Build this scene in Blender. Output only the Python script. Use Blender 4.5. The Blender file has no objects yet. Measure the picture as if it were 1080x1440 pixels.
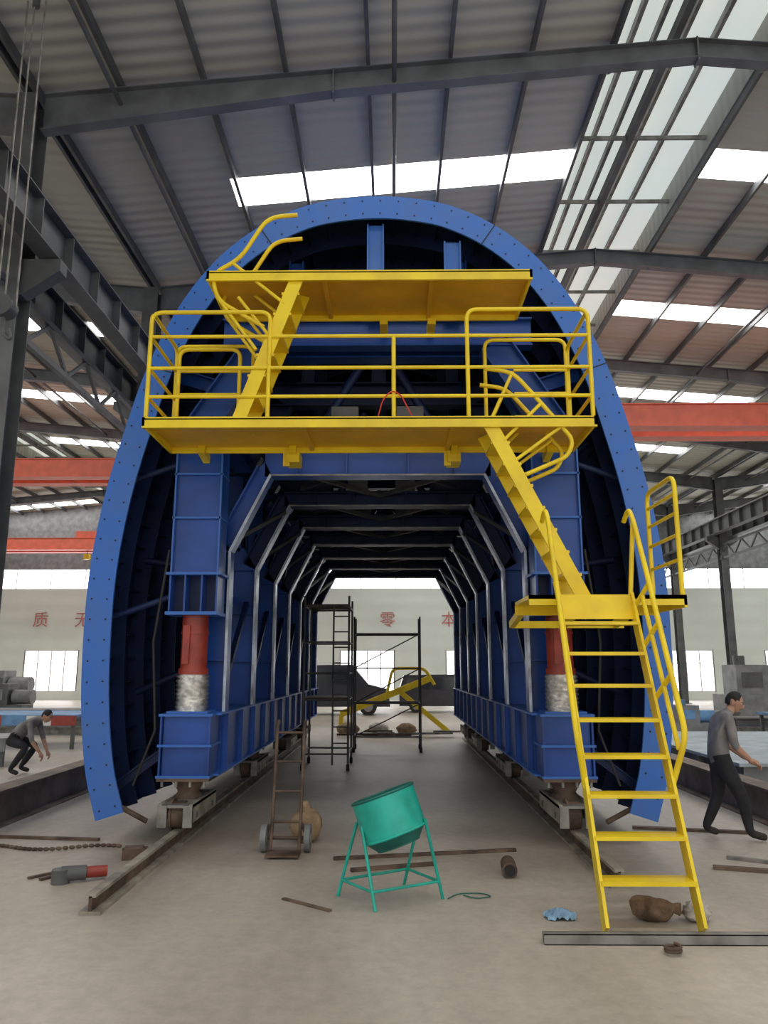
import bpy, math, random
from mathutils import Vector, Matrix, Quaternion
random.seed(7)
V = Vector
scene = bpy.context.scene
try:
    scene.view_settings.view_transform = 'Standard'
    scene.view_settings.look = 'None'
    scene.view_settings.exposure = 0.0
except Exception as e:
    print(e)

# ------------------------------------------------------------ materials
def new_mat(name):
    m = bpy.data.materials.new(name); m.use_nodes = True
    nt = m.node_tree
    return m, nt, nt.nodes['Principled BSDF']

def paint(name, col, rough=0.45, metal=0.0, var=0.12, scale=3.0, bump=0.0, dirt=None, dirt_amt=0.3, spec=0.5):
    m, nt, b = new_mat(name)
    N = nt.nodes; L = nt.links
    tc = N.new('ShaderNodeTexCoord')
    no = N.new('ShaderNodeTexNoise'); no.inputs['Scale'].default_value = scale; no.inputs['Detail'].default_value = 6
    L.new(tc.outputs['Object'], no.inputs['Vector'])
    ramp = N.new('ShaderNodeValToRGB')
    c = V(col)
    d = c*(1-var*2.0) if dirt is None else (c*(1-dirt_amt)+V(dirt)*dirt_amt)
    ramp.color_ramp.elements[0].color = (d[0], d[1], d[2], 1); ramp.color_ramp.elements[0].position = 0.35
    e = c*(1+var)
    ramp.color_ramp.elements[1].color = (min(e[0],1), min(e[1],1), min(e[2],1), 1); ramp.color_ramp.elements[1].position = 0.65
    L.new(no.outputs['Fac'], ramp.inputs['Fac'])
    L.new(ramp.outputs['Color'], b.inputs['Base Color'])
    b.inputs['Roughness'].default_value = rough
    b.inputs['Metallic'].default_value = metal
    b.inputs['Specular IOR Level'].default_value = spec
    if bump:
        bp = N.new('ShaderNodeBump'); bp.inputs['Strength'].default_value = bump; bp.inputs['Distance'].default_value = 0.02
        n2 = N.new('ShaderNodeTexNoise'); n2.inputs['Scale'].default_value = scale*8
        L.new(tc.outputs['Object'], n2.inputs['Vector'])
        L.new(n2.outputs['Fac'], bp.inputs['Height']); L.new(bp.outputs['Normal'], b.inputs['Normal'])
    return m

def emis(name, col, strength):
    m, nt, b = new_mat(name)
    b.inputs['Base Color'].default_value = (*col, 1)
    b.inputs['Emission Color'].default_value = (*col, 1)
    b.inputs['Emission Strength'].default_value = strength
    b.inputs['Roughness'].default_value = 0.6
    return m

def corrugated(name, col, axis='Y', period=0.25, strength=0.6, rough=0.5, var=0.1):
    m, nt, b = new_mat(name); N = nt.nodes; L = nt.links
    tc = N.new('ShaderNodeTexCoord')
    wv = N.new('ShaderNodeTexWave'); wv.wave_type = 'BANDS'; wv.bands_direction = axis
    wv.inputs['Scale'].default_value = 1.0/period*0.314
    wv.inputs['Distortion'].default_value = 0
    L.new(tc.outputs['Object'], wv.inputs['Vector'])
    bp = N.new('ShaderNodeBump'); bp.inputs['Strength'].default_value = strength; bp.inputs['Distance'].default_value = 0.05
    L.new(wv.outputs['Fac'], bp.inputs['Height']); L.new(bp.outputs['Normal'], b.inputs['Normal'])
    no = N.new('ShaderNodeTexNoise'); no.inputs['Scale'].default_value = 0.6; no.inputs['Detail'].default_value = 5
    L.new(tc.outputs['Object'], no.inputs['Vector'])
    mix = N.new('ShaderNodeMix'); mix.data_type = 'RGBA'
    mix.inputs['A'].default_value = (*[c*(1-var) for c in col], 1); mix.inputs['B'].default_value = (*[min(1, c*(1+var)) for c in col], 1)
    L.new(no.outputs['Fac'], mix.inputs['Factor'])
    L.new(mix.outputs['Result'], b.inputs['Base Color'])
    b.inputs['Roughness'].default_value = rough
    return m

def floor_mat():
    m, nt, b = new_mat('concrete_floor'); N = nt.nodes; L = nt.links
    tc = N.new('ShaderNodeTexCoord')
    n1 = N.new('ShaderNodeTexNoise'); n1.inputs['Scale'].default_value = 0.45; n1.inputs['Detail'].default_value = 8; n1.inputs['Roughness'].default_value = 0.6
    n2 = N.new('ShaderNodeTexNoise'); n2.inputs['Scale'].default_value = 9; n2.inputs['Detail'].default_value = 8; n2.inputs['Roughness'].default_value = 0.7
    mp = N.new('ShaderNodeMapping'); mp.inputs['Scale'].default_value = (1.0, 0.35, 1)
    L.new(tc.outputs['Object'], mp.inputs['Vector']); L.new(mp.outputs['Vector'], n1.inputs['Vector']); L.new(tc.outputs['Object'], n2.inputs['Vector'])
    r = N.new('ShaderNodeValToRGB')
    r.color_ramp.elements[0].position = 0.33; r.color_ramp.elements[0].color = (0.33, 0.285, 0.235, 1)
    r.color_ramp.elements[1].position = 0.62; r.color_ramp.elements[1].color = (0.56, 0.50, 0.435, 1)
    L.new(n1.outputs['Fac'], r.inputs['Fac'])
    r2 = N.new('ShaderNodeValToRGB')
    r2.color_ramp.elements[0].position = 0.3; r2.color_ramp.elements[0].color = (0.75, 0.75, 0.75, 1)
    r2.color_ramp.elements[1].position = 0.6; r2.color_ramp.elements[1].color = (1, 1, 1, 1)
    L.new(n2.outputs['Fac'], r2.inputs['Fac'])
    mx = N.new('ShaderNodeMix'); mx.data_type = 'RGBA'; mx.blend_type = 'MULTIPLY'; mx.inputs['Factor'].default_value = 0.8
    L.new(r.outputs['Color'], mx.inputs['A']); L.new(r2.outputs['Color'], mx.inputs['B'])
    L.new(mx.outputs['Result'], b.inputs['Base Color'])
    rr = N.new('ShaderNodeMapRange'); rr.inputs['To Min'].default_value = 0.36; rr.inputs['To Max'].default_value = 0.62
    L.new(n1.outputs['Fac'], rr.inputs['Value']); L.new(rr.outputs['Result'], b.inputs['Roughness'])
    bp = N.new('ShaderNodeBump'); bp.inputs['Strength'].default_value = 0.15; bp.inputs['Distance'].default_value = 0.01
    L.new(n2.outputs['Fac'], bp.inputs['Height']); L.new(bp.outputs['Normal'], b.inputs['Normal'])
    return m

BLUE = paint('blue_paint', (0.016, 0.072, 0.33), 0.33, var=0.14, scale=1.5, spec=0.4)
BLUE_F = paint('blue_flange_paint', (0.030, 0.135, 0.50), 0.42, var=0.1, scale=2.5, dirt=(0.09, 0.18, 0.43), dirt_amt=0.35, spec=0.4)
BLUE_D = paint('blue_paint_shaded', (0.006, 0.018, 0.075), 0.5, var=0.2, scale=1.5, spec=0.35)  # darker copy of the blue, interior shade put into the colour
EDGE = paint('flange_edge_highlight', (0.52, 0.60, 0.74), 0.22, var=0.3, scale=3)  # pale colour painted in for reflected highlights on flange edges
YEL = paint('yellow_paint', (0.88, 0.66, 0.012), 0.42, var=0.06, scale=3, dirt=(0.65, 0.42, 0.02), dirt_amt=0.45)
YEL_D = paint('yellow_deck_paint', (0.80, 0.46, 0.018), 0.5, var=0.08, scale=2)
STEEL = paint('dark_structural_steel', (0.10, 0.105, 0.108), 0.5, var=0.15, scale=2)
STEELR = paint('rafter_steel', (0.13, 0.138, 0.148), 0.5, var=0.15, scale=2)
GALV = paint('weathered_steel', (0.28, 0.27, 0.25), 0.5, metal=0.4, var=0.2, scale=5)
RAILM = paint('dusty_rail_steel', (0.36, 0.33, 0.27), 0.6, metal=0.2, var=0.2, scale=4)
RUST = paint('rusty_steel', (0.13, 0.085, 0.06), 0.7, var=0.3, scale=4, bump=0.2)
BROWN = paint('brown_steel', (0.20, 0.15, 0.11), 0.65, var=0.25, scale=2, bump=0.1)
CRANE = paint('crane_red_orange', (0.80, 0.17, 0.10), 0.5, var=0.06)
REDC = paint('red_oxide', (0.33, 0.045, 0.028), 0.45, var=0.12, scale=5)
CHROME = paint('foil_wrapped_chrome', (0.80, 0.78, 0.75), 0.2, metal=0.9, var=0.2, scale=14, bump=0.5)
TEAL = paint('teal_paint', (0.01, 0.42, 0.33), 0.35, var=0.12, scale=5)
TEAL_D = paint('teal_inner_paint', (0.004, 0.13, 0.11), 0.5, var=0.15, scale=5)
BLACK = paint('black_rubber', (0.02, 0.02, 0.02), 0.7, var=0.2)
WHITE = paint('white_paint', (0.75, 0.75, 0.72), 0.6, var=0.05)
SACK = paint('woven_sack', (0.36, 0.25, 0.15), 0.9, var=0.2, scale=8, bump=0.5)
SACKB = paint('brown_bag', (0.20, 0.13, 0.085), 0.85, var=0.3, scale=9, bump=0.5)
RAG = paint('blue_rag', (0.25, 0.42, 0.62), 0.9, var=0.2, scale=10, bump=0.4)
PLAST = paint('plastic_wrap', (0.55, 0.52, 0.48), 0.3, var=0.2, scale=10, bump=0.5)
SHIRT = paint('grey_shirt', (0.21, 0.20, 0.20), 0.9, var=0.15, scale=6, bump=0.2)
TROUS = paint('dark_trousers', (0.022, 0.022, 0.027), 0.9, var=0.2, scale=6)
SKIN = paint('skin', (0.45, 0.25, 0.17), 0.6, var=0.06, scale=6)
HAIR = paint('black_hair', (0.012, 0.011, 0.01), 0.7, var=0.2)
SHOE = paint('dark_shoe', (0.03, 0.025, 0.022), 0.7, var=0.2)
GLASSD = paint('dark_glass', (0.03, 0.035, 0.04), 0.1, var=0.1)
GREY = paint('machine_grey', (0.2, 0.21, 0.22), 0.5, var=0.15)
CARP = paint('dark_car_paint', (0.03, 0.03, 0.04), 0.25, var=0.1)
REDW = paint('red_wire', (0.7, 0.04, 0.03), 0.5)
REDP = paint('red_lettering', (0.55, 0.20, 0.18), 0.7)
BLUEP = paint('pale_blue_sheet', (0.13, 0.28, 0.5), 0.6, var=0.15)
PALE = paint('pale_grey_blue_plate', (0.36, 0.42, 0.46), 0.5, var=0.12)
ROOF = corrugated('roof_sheet', (0.47, 0.46, 0.395), 'Y', 0.3, 0.6, 0.55)
WALLM = corrugated('wall_sheet', (0.70, 0.75, 0.71), 'Z', 0.9, 0.25, 0.6)
SKYL = emis('skylight_panel', (1.0, 0.99, 0.95), 9.5)
RIDGE = emis('ridge_translucent_sheet', (0.86, 0.93, 0.86), 0.5)
WINL = emis('window_daylight_glass', (0.97, 0.98, 1.0), 4.5)

# ------------------------------------------------------------ builder
class B:
    def __init__(s):
        s.v = []; s.f = []; s.m = []; s.s = []; s.mats = []
    def mi(s, mat):
        if mat not in s.mats: s.mats.append(mat)
        return s.mats.index(mat)
    def add(s, vs, fs, mat, smooth=False):
        o = len(s.v); s.v += [tuple(v) for v in vs]; k = s.mi(mat)
        for f in fs:
            s.f.append([i+o for i in f]); s.m.append(k); s.s.append(smooth)
    def box(s, x0, x1, y0, y1, z0, z1, mat):
        if x0 > x1: x0, x1 = x1, x0
        s.add([(x0,y0,z0),(x1,y0,z0),(x1,y1,z0),(x0,y1,z0),(x0,y0,z1),(x1,y0,z1),(x1,y1,z1),(x0,y1,z1)],
              [(0,3,2,1),(4,5,6,7),(0,1,5,4),(1,2,6,5),(2,3,7,6),(3,0,4,7)], mat)
    def frame(s, p, q, up):
        p = V(p); q = V(q); d = (q-p).normalized(); u = V(up)
        if abs(d.dot(u)) > 0.98: u = V((0,1,0)) if abs(d.y) < 0.9 else V((1,0,0))
        side = d.cross(u).normalized(); u = side.cross(d).normalized()
        return p, q, side, u
    def beam(s, p, q, w, h, mat, up=(0,0,1), ow=0, oh=0):
        p, q, sd, u = s.frame(p, q, up)
        vs = []
        for c in (p, q):
            for a, b in ((-1,-1),(1,-1),(1,1),(-1,1)):
                vs.append(c + sd*(a*w/2+ow) + u*(b*h/2+oh))
        s.add(vs, [(0,1,2,3),(7,6,5,4),(0,4,5,1),(1,5,6,2),(2,6,7,3),(3,7,4,0)], mat)
    def ibeam(s, p, q, w, h, mat, up=(0,0,1), t=0.02, fm=None):
        fm = fm or mat
        s.beam(p, q, w, t, fm, up, 0, h/2-t/2)
        s.beam(p, q, w, t, fm, up, 0, -h/2+t/2)
        s.beam(p, q, t*0.8, h-2*t, mat, up)
    def tube(s, pts, r, mat, n=10, r2=None, smooth=True, caps=True):
        pts = [V(p) for p in pts]; k = len(pts)
        rr = r if isinstance(r, (list, tuple)) else ([r]*k if r2 is None else [r+(r2-r)*i/(k-1) for i in range(k)])
        d0 = (pts[1]-pts[0]).normalized()
        u = V((0,0,1)) if abs(d0.z) < 0.9 else V((0,1,0))
        u = (u - d0*u.dot(d0)).normalized()
        vs = []; prev = d0
        for i, p in enumerate(pts):
            if i == 0: d = d0
            elif i == k-1: d = (pts[-1]-pts[-2]).normalized()
            else: d = ((pts[i]-pts[i-1]).normalized()+(pts[i+1]-pts[i]).normalized()).normalized()
            q = prev.rotation_difference(d); u = q @ u; u = (u-d*u.dot(d)).normalized(); prev = d
            w = d.cross(u)
            for j in range(n):
                a = 2*math.pi*j/n
                vs.append(p + (u*math.cos(a)+w*math.sin(a))*rr[i])
        fs = []
        for i in range(k-1):
            for j in range(n):
                fs.append((i*n+j, i*n+(j+1) % n, (i+1)*n+(j+1) % n, (i+1)*n+j))
        s.add(vs, fs, mat, smooth)
        if caps:
            s.add(vs[:n], [tuple(range(n-1, -1, -1))], mat); s.add(vs[-n:], [tuple(range(n))], mat)
    def cyl(s, p, q, r, mat, n=20): s.tube([p, q], r, mat, n)
    def poly(s, pts, off, mat):
        n = len(pts); off = V(off)
        a = [V(p) for p in pts]; b = [p+off for p in a]
        fs = [tuple(range(n-1, -1, -1)), tuple(range(n, 2*n))]
        for i in range(n): fs.append((i, (i+1) % n, n+(i+1) % n, n+i))
        s.add(a+b, fs, mat)
    def ball(s, c, rx, ry, rz, mat, n=16, m=10, noise=0.0, rot=None, fn=None):
        c = V(c); vs = []; fs = []
        for i in range(m+1):
            th = math.pi*i/m
            for j in range(n):
                ph = 2*math.pi*j/n
                d = V((math.sin(th)*math.cos(ph), math.sin(th)*math.sin(ph), math.cos(th)))
                k = 1.0
                if noise and 0 < i < m: k += noise*(random.random()-0.5)*2
                p = V((d.x*rx*k, d.y*ry*k, d.z*rz*k))
                if fn: p = fn(p)
                if rot is not None: p = rot @ p
                vs.append(c+p)
        for i in range(m):
            for j in range(n):
                fs.append((i*n+j, (i+1)*n+j, (i+1)*n+(j+1) % n, i*n+(j+1) % n))
        s.add(vs, fs, mat, True)
    def build(s, name, parent=None):
        me = bpy.data.meshes.new(name); me.from_pydata(s.v, [], s.f)
        for m in s.mats: me.materials.append(m)
        me.polygons.foreach_set('material_index', s.m)
        me.polygons.foreach_set('use_smooth', s.s)
        me.update()
        o = bpy.data.objects.new(name, me); scene.collection.objects.link(o)
        if parent: o.parent = parent
        return o

def empty(name, loc=(0,0,0)):
    o = bpy.data.objects.new(name, None); scene.collection.objects.link(o); o.empty_display_size = 0.2
    return o

def fillet(pts, r=0.1, seg=5):
    pts = [V(p) for p in pts]; out = [pts[0]]
    for i in range(1, len(pts)-1):
        a, b, c = pts[i-1], pts[i], pts[i+1]
        l = min(r, (a-b).length*0.45, (c-b).length*0.45)
        p = b+(a-b).normalized()*l; q = b+(c-b).normalized()*l
        for k in range(seg+1):
            t = k/seg
            out.append(p*(1-t)**2+b*2*t*(1-t)+q*t*t)
    out.append(pts[-1]); return out

# ------------------------------------------------------------ building
RIDGES = (-16.85, 5.05, 26.95); HALF = 10.95; SL = 0.09; ZR = 12.3
Y0, Y1 = -10.0, 48.0
STR = [14.25+6.5*k for k in range(-3, 6)]
FR = [11+6.5*k for k in range(-3, 6)]
def zroof(x):
    return max(ZR-SL*abs(x-r) for r in RIDGES)

b = B(); b.box(-28, 38, Y0, Y1, -0.2, 0, floor_mat()); b.build('floor')

b = B()
ys = [Y0]
for s_ in STR: ys += [s_-0.47, s_+0.47]
ys.append(Y1)
for r in RIDGES:
    for sg in (-1, 1):
        cuts = [1.3, 8.3, HALF]
        for ci in range(2):
            xa, xb = r+sg*cuts[ci], r+sg*cuts[ci+1]
            for i in range(len(ys)-1):
                mat = SKYL if (i % 2 == 1 and ci == 0) else ROOF
                za, zb = zroof(xa), zroof(xb)
                b.add([(xa,ys[i],za),(xb,ys[i],zb),(xb,ys[i+1],zb),(xa,ys[i+1],za)], [(0,1,2,3)], mat)
        xa = r+sg*1.3; z = zroof(xa)
        b.box(xa, xa+sg*0.04, Y0, Y1, z-0.02, z+0.55, ROOF)
        b.add([(xa,Y0,z+0.55),(r,Y0,ZR+0.65),(r,Y1,ZR+0.65),(xa,Y1,z+0.55)], [(0,1,2,3)], RIDGE)
b.build('ceiling')

# purlins
b = B()
for r in RIDGES:
    for sg in (-1, 1):
        x = 1.35
        while x < HALF:
            X = r+sg*x; z = zroof(X)-0.11
            b.beam((X, Y0, z), (X, Y1, z), 0.06, 0.18, STEEL)
            x += 1.36
    for dx in (-0.85, -0.45, 0.05, 0.6):
        b.beam((r+dx, Y0, ZR+0.42), (r+dx, Y1, ZR+0.42), 0.07, 0.14, GALV)
    b.beam((r-0.25, Y0, ZR+0.1), (r-0.25, Y1, ZR+0.1), 0.12, 0.2, STEEL)
    y = Y0
    while y < Y1:
        b.beam((r-1.3, y, ZR+0.1), (r+1.3, y, ZR+0.1), 0.05, 0.08, GALV); y += 2.16
b.build('roof_purlins')

# rafters
b = B()
for y in FR:
    for r in RIDGES:
        for sg in (-1, 1):
            xe = r+sg*(HALF-0.2)
            zt_r, zt_e = ZR-0.2, zroof(xe)-0.2
            xm = r+sg*6.0; zm = zroof(xm)-0.2
            for (xa, za, ha, xb, zb, hb) in ((r, zt_r, 0.36, xm, zm, 0.40), (xm, zm, 0.40, xe, zt_e, 0.66)):
                b.poly([(xa,y-0.006,za-ha),(xb,y-0.006,zb-hb),(xb,y-0.006,zb),(xa,y-0.006,za)], (0,0.012,0), STEELR)
                b.beam((xa,y,za-0.01),(xb,y,zb-0.01),0.2,0.016,STEELR)
                b.beam((xa,y,za-ha),(xb,y,zb-hb),0.2,0.016,STEELR)
            b.box(xm-0.012, xm+0.012, y-0.1, y+0.1, zm-0.46, zm+0.0, STEELR)
            k = 1.3
            while k < HALF:
                X = r+sg*k; Z = zroof(X)
                b.beam((X, y, Z-0.58), (X+0.0, y+0.55, Z-0.2), 0.03, 0.03, STEEL); k += 2.72
        b.box(r-0.015, r+0.015, y-0.1, y+0.1, ZR-0.62, ZR-0.18, STEELR)
b.build('roof_rafters')

b = B()
for i in range(len(FR)-1):
    for r in RIDGES:
        for xo in (-9.5, -5, 5, 9.5):
            X = r+xo; z = zroof(X)-0.45
            b.tube([(X, FR[i], z), (X, FR[i+1], z)], 0.04, STEEL, 8)
b.build('roof_struts')

# columns and crane runway
for nm, X in (('a', -5.9), ('b', 16.0), ('c', -27.6), ('d', 37.7)):
    for y in FR:
        b = B()
        zt = zroof(X)-0.25
        b.beam((X, y-0.2, 0), (X, y-0.2, zt), 0.36, 0.02, STEEL, (0,1,0))
        b.beam((X, y+0.2, 0), (X, y+0.2, zt), 0.36, 0.02, STEEL, (0,1,0))
        b.beam((X, y, 0), (X, y, zt), 0.02, 0.4, STEEL, (0,1,0))
        b.box(X-0.3, X+0.3, y-0.3, y+0.3, 0, 0.03, STEEL)
        if abs(X) < 20:
            for sg in (-1, 1):
                b.poly([(X+sg*0.01,y-0.12,8.15),(X+sg*0.75,y-0.12,8.15),(X+sg*0.75,y-0.12,7.95),(X+sg*0.18,y-0.12,7.55),(X+sg*0.01,y-0.12,7.55)], (0,0.24,0), STEEL)
        b.build('steel_column')
    if abs(X) < 20:
        for sg in (-1, 1):
            b = B()
            XX = X+sg*0.55
            b.ibeam((XX, Y0, 8.5), (XX, Y1, 8.5), 0.32, 0.66, STEEL)
            b.box(XX-0.04, XX+0.04, Y0, Y1, 8.83, 8.93, GALV)
            y = Y0+0.5
            while y < Y1:
                b.box(XX-0.15, XX+0.15, y-0.01, y+0.01, 8.18, 8.82, STEEL); y += 1.1
            if sg < 0:
                b.beam((X-0.05, Y0, 7.75), (X-0.05, Y1, 7.75), 0.1, 0.1, STEEL)
                b.beam((X-0.05, Y0, 7.1), (X-0.05, Y1, 7.1), 0.1, 0.1, STEEL)
                y = Y0; k = 0
                while y < Y1-0.8:
                    za, zb = (7.12, 7.73) if k % 2 else (7.73, 7.12)
                    b.beam((X-0.05, y, za), (X-0.05, y+0.8, zb), 0.06, 0.06, STEEL); y += 0.8; k += 1
            b.build('crane_runway_beam')

def crane(x0, x1, y):
    b = B(); z = 8.6
    for dy in (0, 1.0):
        b.box(x0+0.85, x1-0.85, y+dy-0.2, y+dy+0.2, z, z+0.62, CRANE)
        b.box(x0+0.85, x1-0.85, y+dy-0.26, y+dy+0.26, z+0.62, z+0.65, CRANE)
        b.box(x0+0.85, x1-0.85, y+dy-0.26, y+dy+0.26, z-0.03, z, CRANE)
    for xe in (x0+0.55, x1-0.55):
        b.box(xe-0.12, xe+0.3 if xe < (x0+x1)/2 else xe+0.12, y-0.9, y+1.9, 9.15, 9.45, CRANE)
        if xe > (x0+x1)/2: b.box(xe-0.3, xe-0.12, y-0.9, y+1.9, 9.15, 9.45, CRANE)
        for yy in (y-0.6, y+1.6):
            b.cyl((xe-0.05, yy, 9.11), (xe+0.05, yy, 9.11), 0.17, STEEL, 16)
    xm = (x0+x1)/2-1
    b.box(xm-0.6, xm+0.6, y+0.1, y+0.9, z+0.65, z+1.1, CRANE)
    b.tube([(xm, y+0.5, z+0.7), (xm, y+0.5, z-0.2)], 0.02, STEEL)
    b.box(xm-0.15, xm+0.15, y+0.35, y+0.65, z-0.5, z-0.2, YEL)
    return b.build('overhead_crane')
crane(-5.9, 16.0, 21.0); crane(-27.6, -5.9, 26.6); crane(-27.6, -5.9, 43.6)

# back wall
b = B()
wins = [-29.2+6.5*k for k in range(0, 11)]
wins = [w for w in wins if w > -27.5 and w+3.3 < 37.8]
xs = [-28.0]
for w in wins: xs += [w, w+3.3]
xs.append(38.0)
for i in range(len(xs)-1):
    if i % 2 == 0: b.box(xs[i], xs[i+1], Y1, Y1+0.2, 0.5, 3.0, WALLM)
b.box(-28, 38, Y1, Y1+0.2, 0, 0.5, WALLM)
b.box(-28, 38, Y1, Y1+0.2, 3.0, 6.8, WALLM)
b.box(-28, 38, Y1, Y1+0.2, 8.0, 13.2, GREY)
b.build('wall_back')
b = B(); b.box(-28, 38, Y1+0.08, Y1+0.14, 6.8, 8.0, WINL)
x = -28
while x < 38: b.box(x-0.03, x+0.03, Y1+0.02, Y1+0.08, 6.8, 8.0, WHITE); x += 2.17
b.build('window_clerestory')
for i, w in enumerate(wins):
    b = B(); b.box(w, w+3.3, Y1+0.08, Y1+0.14, 0.5, 3.0, WINL)
    for k in range(5):
        xx = w+3.3*k/4
        b.box(xx-0.04, xx+0.04, Y1+0.0, Y1+0.08, 0.5, 3.0, WHITE)
    for z in (0.53, 2.2, 2.97): b.box(w, w+3.3, Y1+0.01, Y1+0.07, z-0.03, z+0.03, WHITE)
    b.build('window_%d' % (i+1))
b = B(); b.box(-28.2, -28, Y0, Y1, 0, 11.3, WALLM); b.build('wall_left')
b = B(); b.box(38, 38.2, Y0, Y1, 0, 11.3, WALLM); b.build('wall_right')

slog = empty('painted_wall_slogan')
for ch, x in (('\u8d28', -21.9), ('\u65e0', -19.3), ('\u96f6', -0.3), ('\u672c', 3.5)):
    cu = bpy.data.curves.new('character', 'FONT'); cu.body = ch; cu.size = 1.0; cu.extrude = 0.01
    cu.align_x = 'CENTER'
    o = bpy.data.objects.new('character', cu); scene.collection.objects.link(o)
    o.location = (x, Y1-0.03, 4.5); o.rotation_euler = (math.pi/2, 0, 0); o.data.materials.append(REDP); o.parent = slog

# ------------------------------------------------------------ formwork trolley
CX = -0.19; YF = 9.0; YB = 21.4
trolley = empty('tunnel_formwork_trolley')
prof = [(3.10,.24),(3.25,.75),(3.35,1.42),(3.39,2.2),(3.375,3.05),(3.26,3.95),(3.07,4.79),(2.84,5.6),(2.50,6.38),(2.06,7.02),(1.55,7.47),(1.0,7.76),(.5,7.88),(0,7.92)]
def catmull(P, seg=5):
    out = []
    for i in range(len(P)-1):
        p0 = P[i-1] if i else (2*P[0][0]-P[1][0], 2*P[0][1]-P[1][1])
        p1, p2 = P[i], P[i+1]
        p3 = P[i+2] if i+2 < len(P) else (-P[i][0], P[i][1])
        for k in range(seg):
            t = k/seg
            out.append(tuple(0.5*((2*p1[a])+(-p0[a]+p2[a])*t+(2*p0[a]-5*p1[a]+4*p2[a]-p3[a])*t*t+(-p0[a]+3*p1[a]-3*p2[a]+p3[a])*t**3) for a in (0,1)))
    out.append(P[-1]); return out
half = catmull(prof)
arc = [(-x, z) for x, z in half]+[(x, z) for x, z in reversed(half[:-1])]
nA = len(arc)
nrm = []
for i in range(nA):
    a = V(arc[max(i-1,0)]); c = V(arc[min(i+1,nA-1)]); t = (c-a).normalized()
    nrm.append(V((t.y, -t.x)))   # inward
def A(i, off, y):
    p = V(arc[i])+nrm[i]*off
    return (CX+p.x, y, p.y)
def ringplate(b, y, d0, d1, t, mat):
    vs = []; fs = []
    for i in range(nA): vs += [A(i,d0,y),A(i,d1,y),A(i,d1,y+t),A(i,d0,y+t)]
    for i in range(nA-1):
        o = i*4; p = o+4
        for a, c in ((0,1),(1,2),(2,3),(3,0)): fs.append((o+a,o+c,p+c,p+a))
    fs += [(0,1,2,3),((nA-1)*4+3,(nA-1)*4+2,(nA-1)*4+1,(nA-1)*4)]
    b.add(vs, fs, mat)
b = B()
vs = []; fs = []
for i in range(nA): vs += [A(i,0,YF),A(i,0,YB)]
for i in range(nA-1): fs.append((2*i,2*i+1,2*i+3,2*i+2))
b.add(vs, fs, BLUE_F)
vs = [];
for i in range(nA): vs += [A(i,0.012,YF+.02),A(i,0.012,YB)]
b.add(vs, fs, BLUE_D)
b.build('shell_skin', trolley)
b = B()
ringplate(b, YF-0.02, -0.005, 0.31, 0.03, BLUE_F)
b.build('front_arch_flange', trolley)
b = B()
y = YF+0.75
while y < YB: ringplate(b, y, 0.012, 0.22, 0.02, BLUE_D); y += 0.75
ringplate(b, YB-0.02, 0, 0.30, 0.03, BLUE)
b.build('ring_ribs', trolley)
def arclen():
    L = [0]
    for i in range(1, nA): L.append(L[-1]+(V(arc[i])-V(arc[i-1])).length)
    return L
AL = arclen()
def at(s):
    for i in range(1, nA):
        if AL[i] >= s:
            t = (s-AL[i-1])/(AL[i]-AL[i-1])
            return V(arc[i-1]).lerp(V(arc[i]), t), nrm[i-1].lerp(nrm[i], t).normalized()
    return V(arc[-1]), nrm[-1]
b = B()
s_ = 0.02
while s_ < AL[-1]:
    p, n = at(s_); c = p+n*0.06
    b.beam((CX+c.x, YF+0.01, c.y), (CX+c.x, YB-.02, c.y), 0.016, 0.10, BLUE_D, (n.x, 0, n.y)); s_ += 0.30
b.build('stringers', trolley)
b = B()
s_ = 0.09
while s_ < AL[-1]:
    for off in (0.06, 0.24):
        p, n = at(s_); c = p+n*off
        b.cyl((CX+c.x, YF-0.026, c.y), (CX+c.x, YF-0.015, c.y), 0.011, BLACK, 8)
    s_ += 0.24
for s_ in (AL[-1]*0.29, AL[-1]*0.71, AL[-1]*0.5-1.6, AL[-1]*0.5+1.6):
    p, n = at(s_); a_ = p+n*0.0; c = p+n*0.31
    b.beam((CX+a_.x, YF-0.021, a_.y), (CX+c.x, YF-0.021, c.y), 0.012, 0.012, BLACK)
b.build('flange_bolts', trolley)

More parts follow.
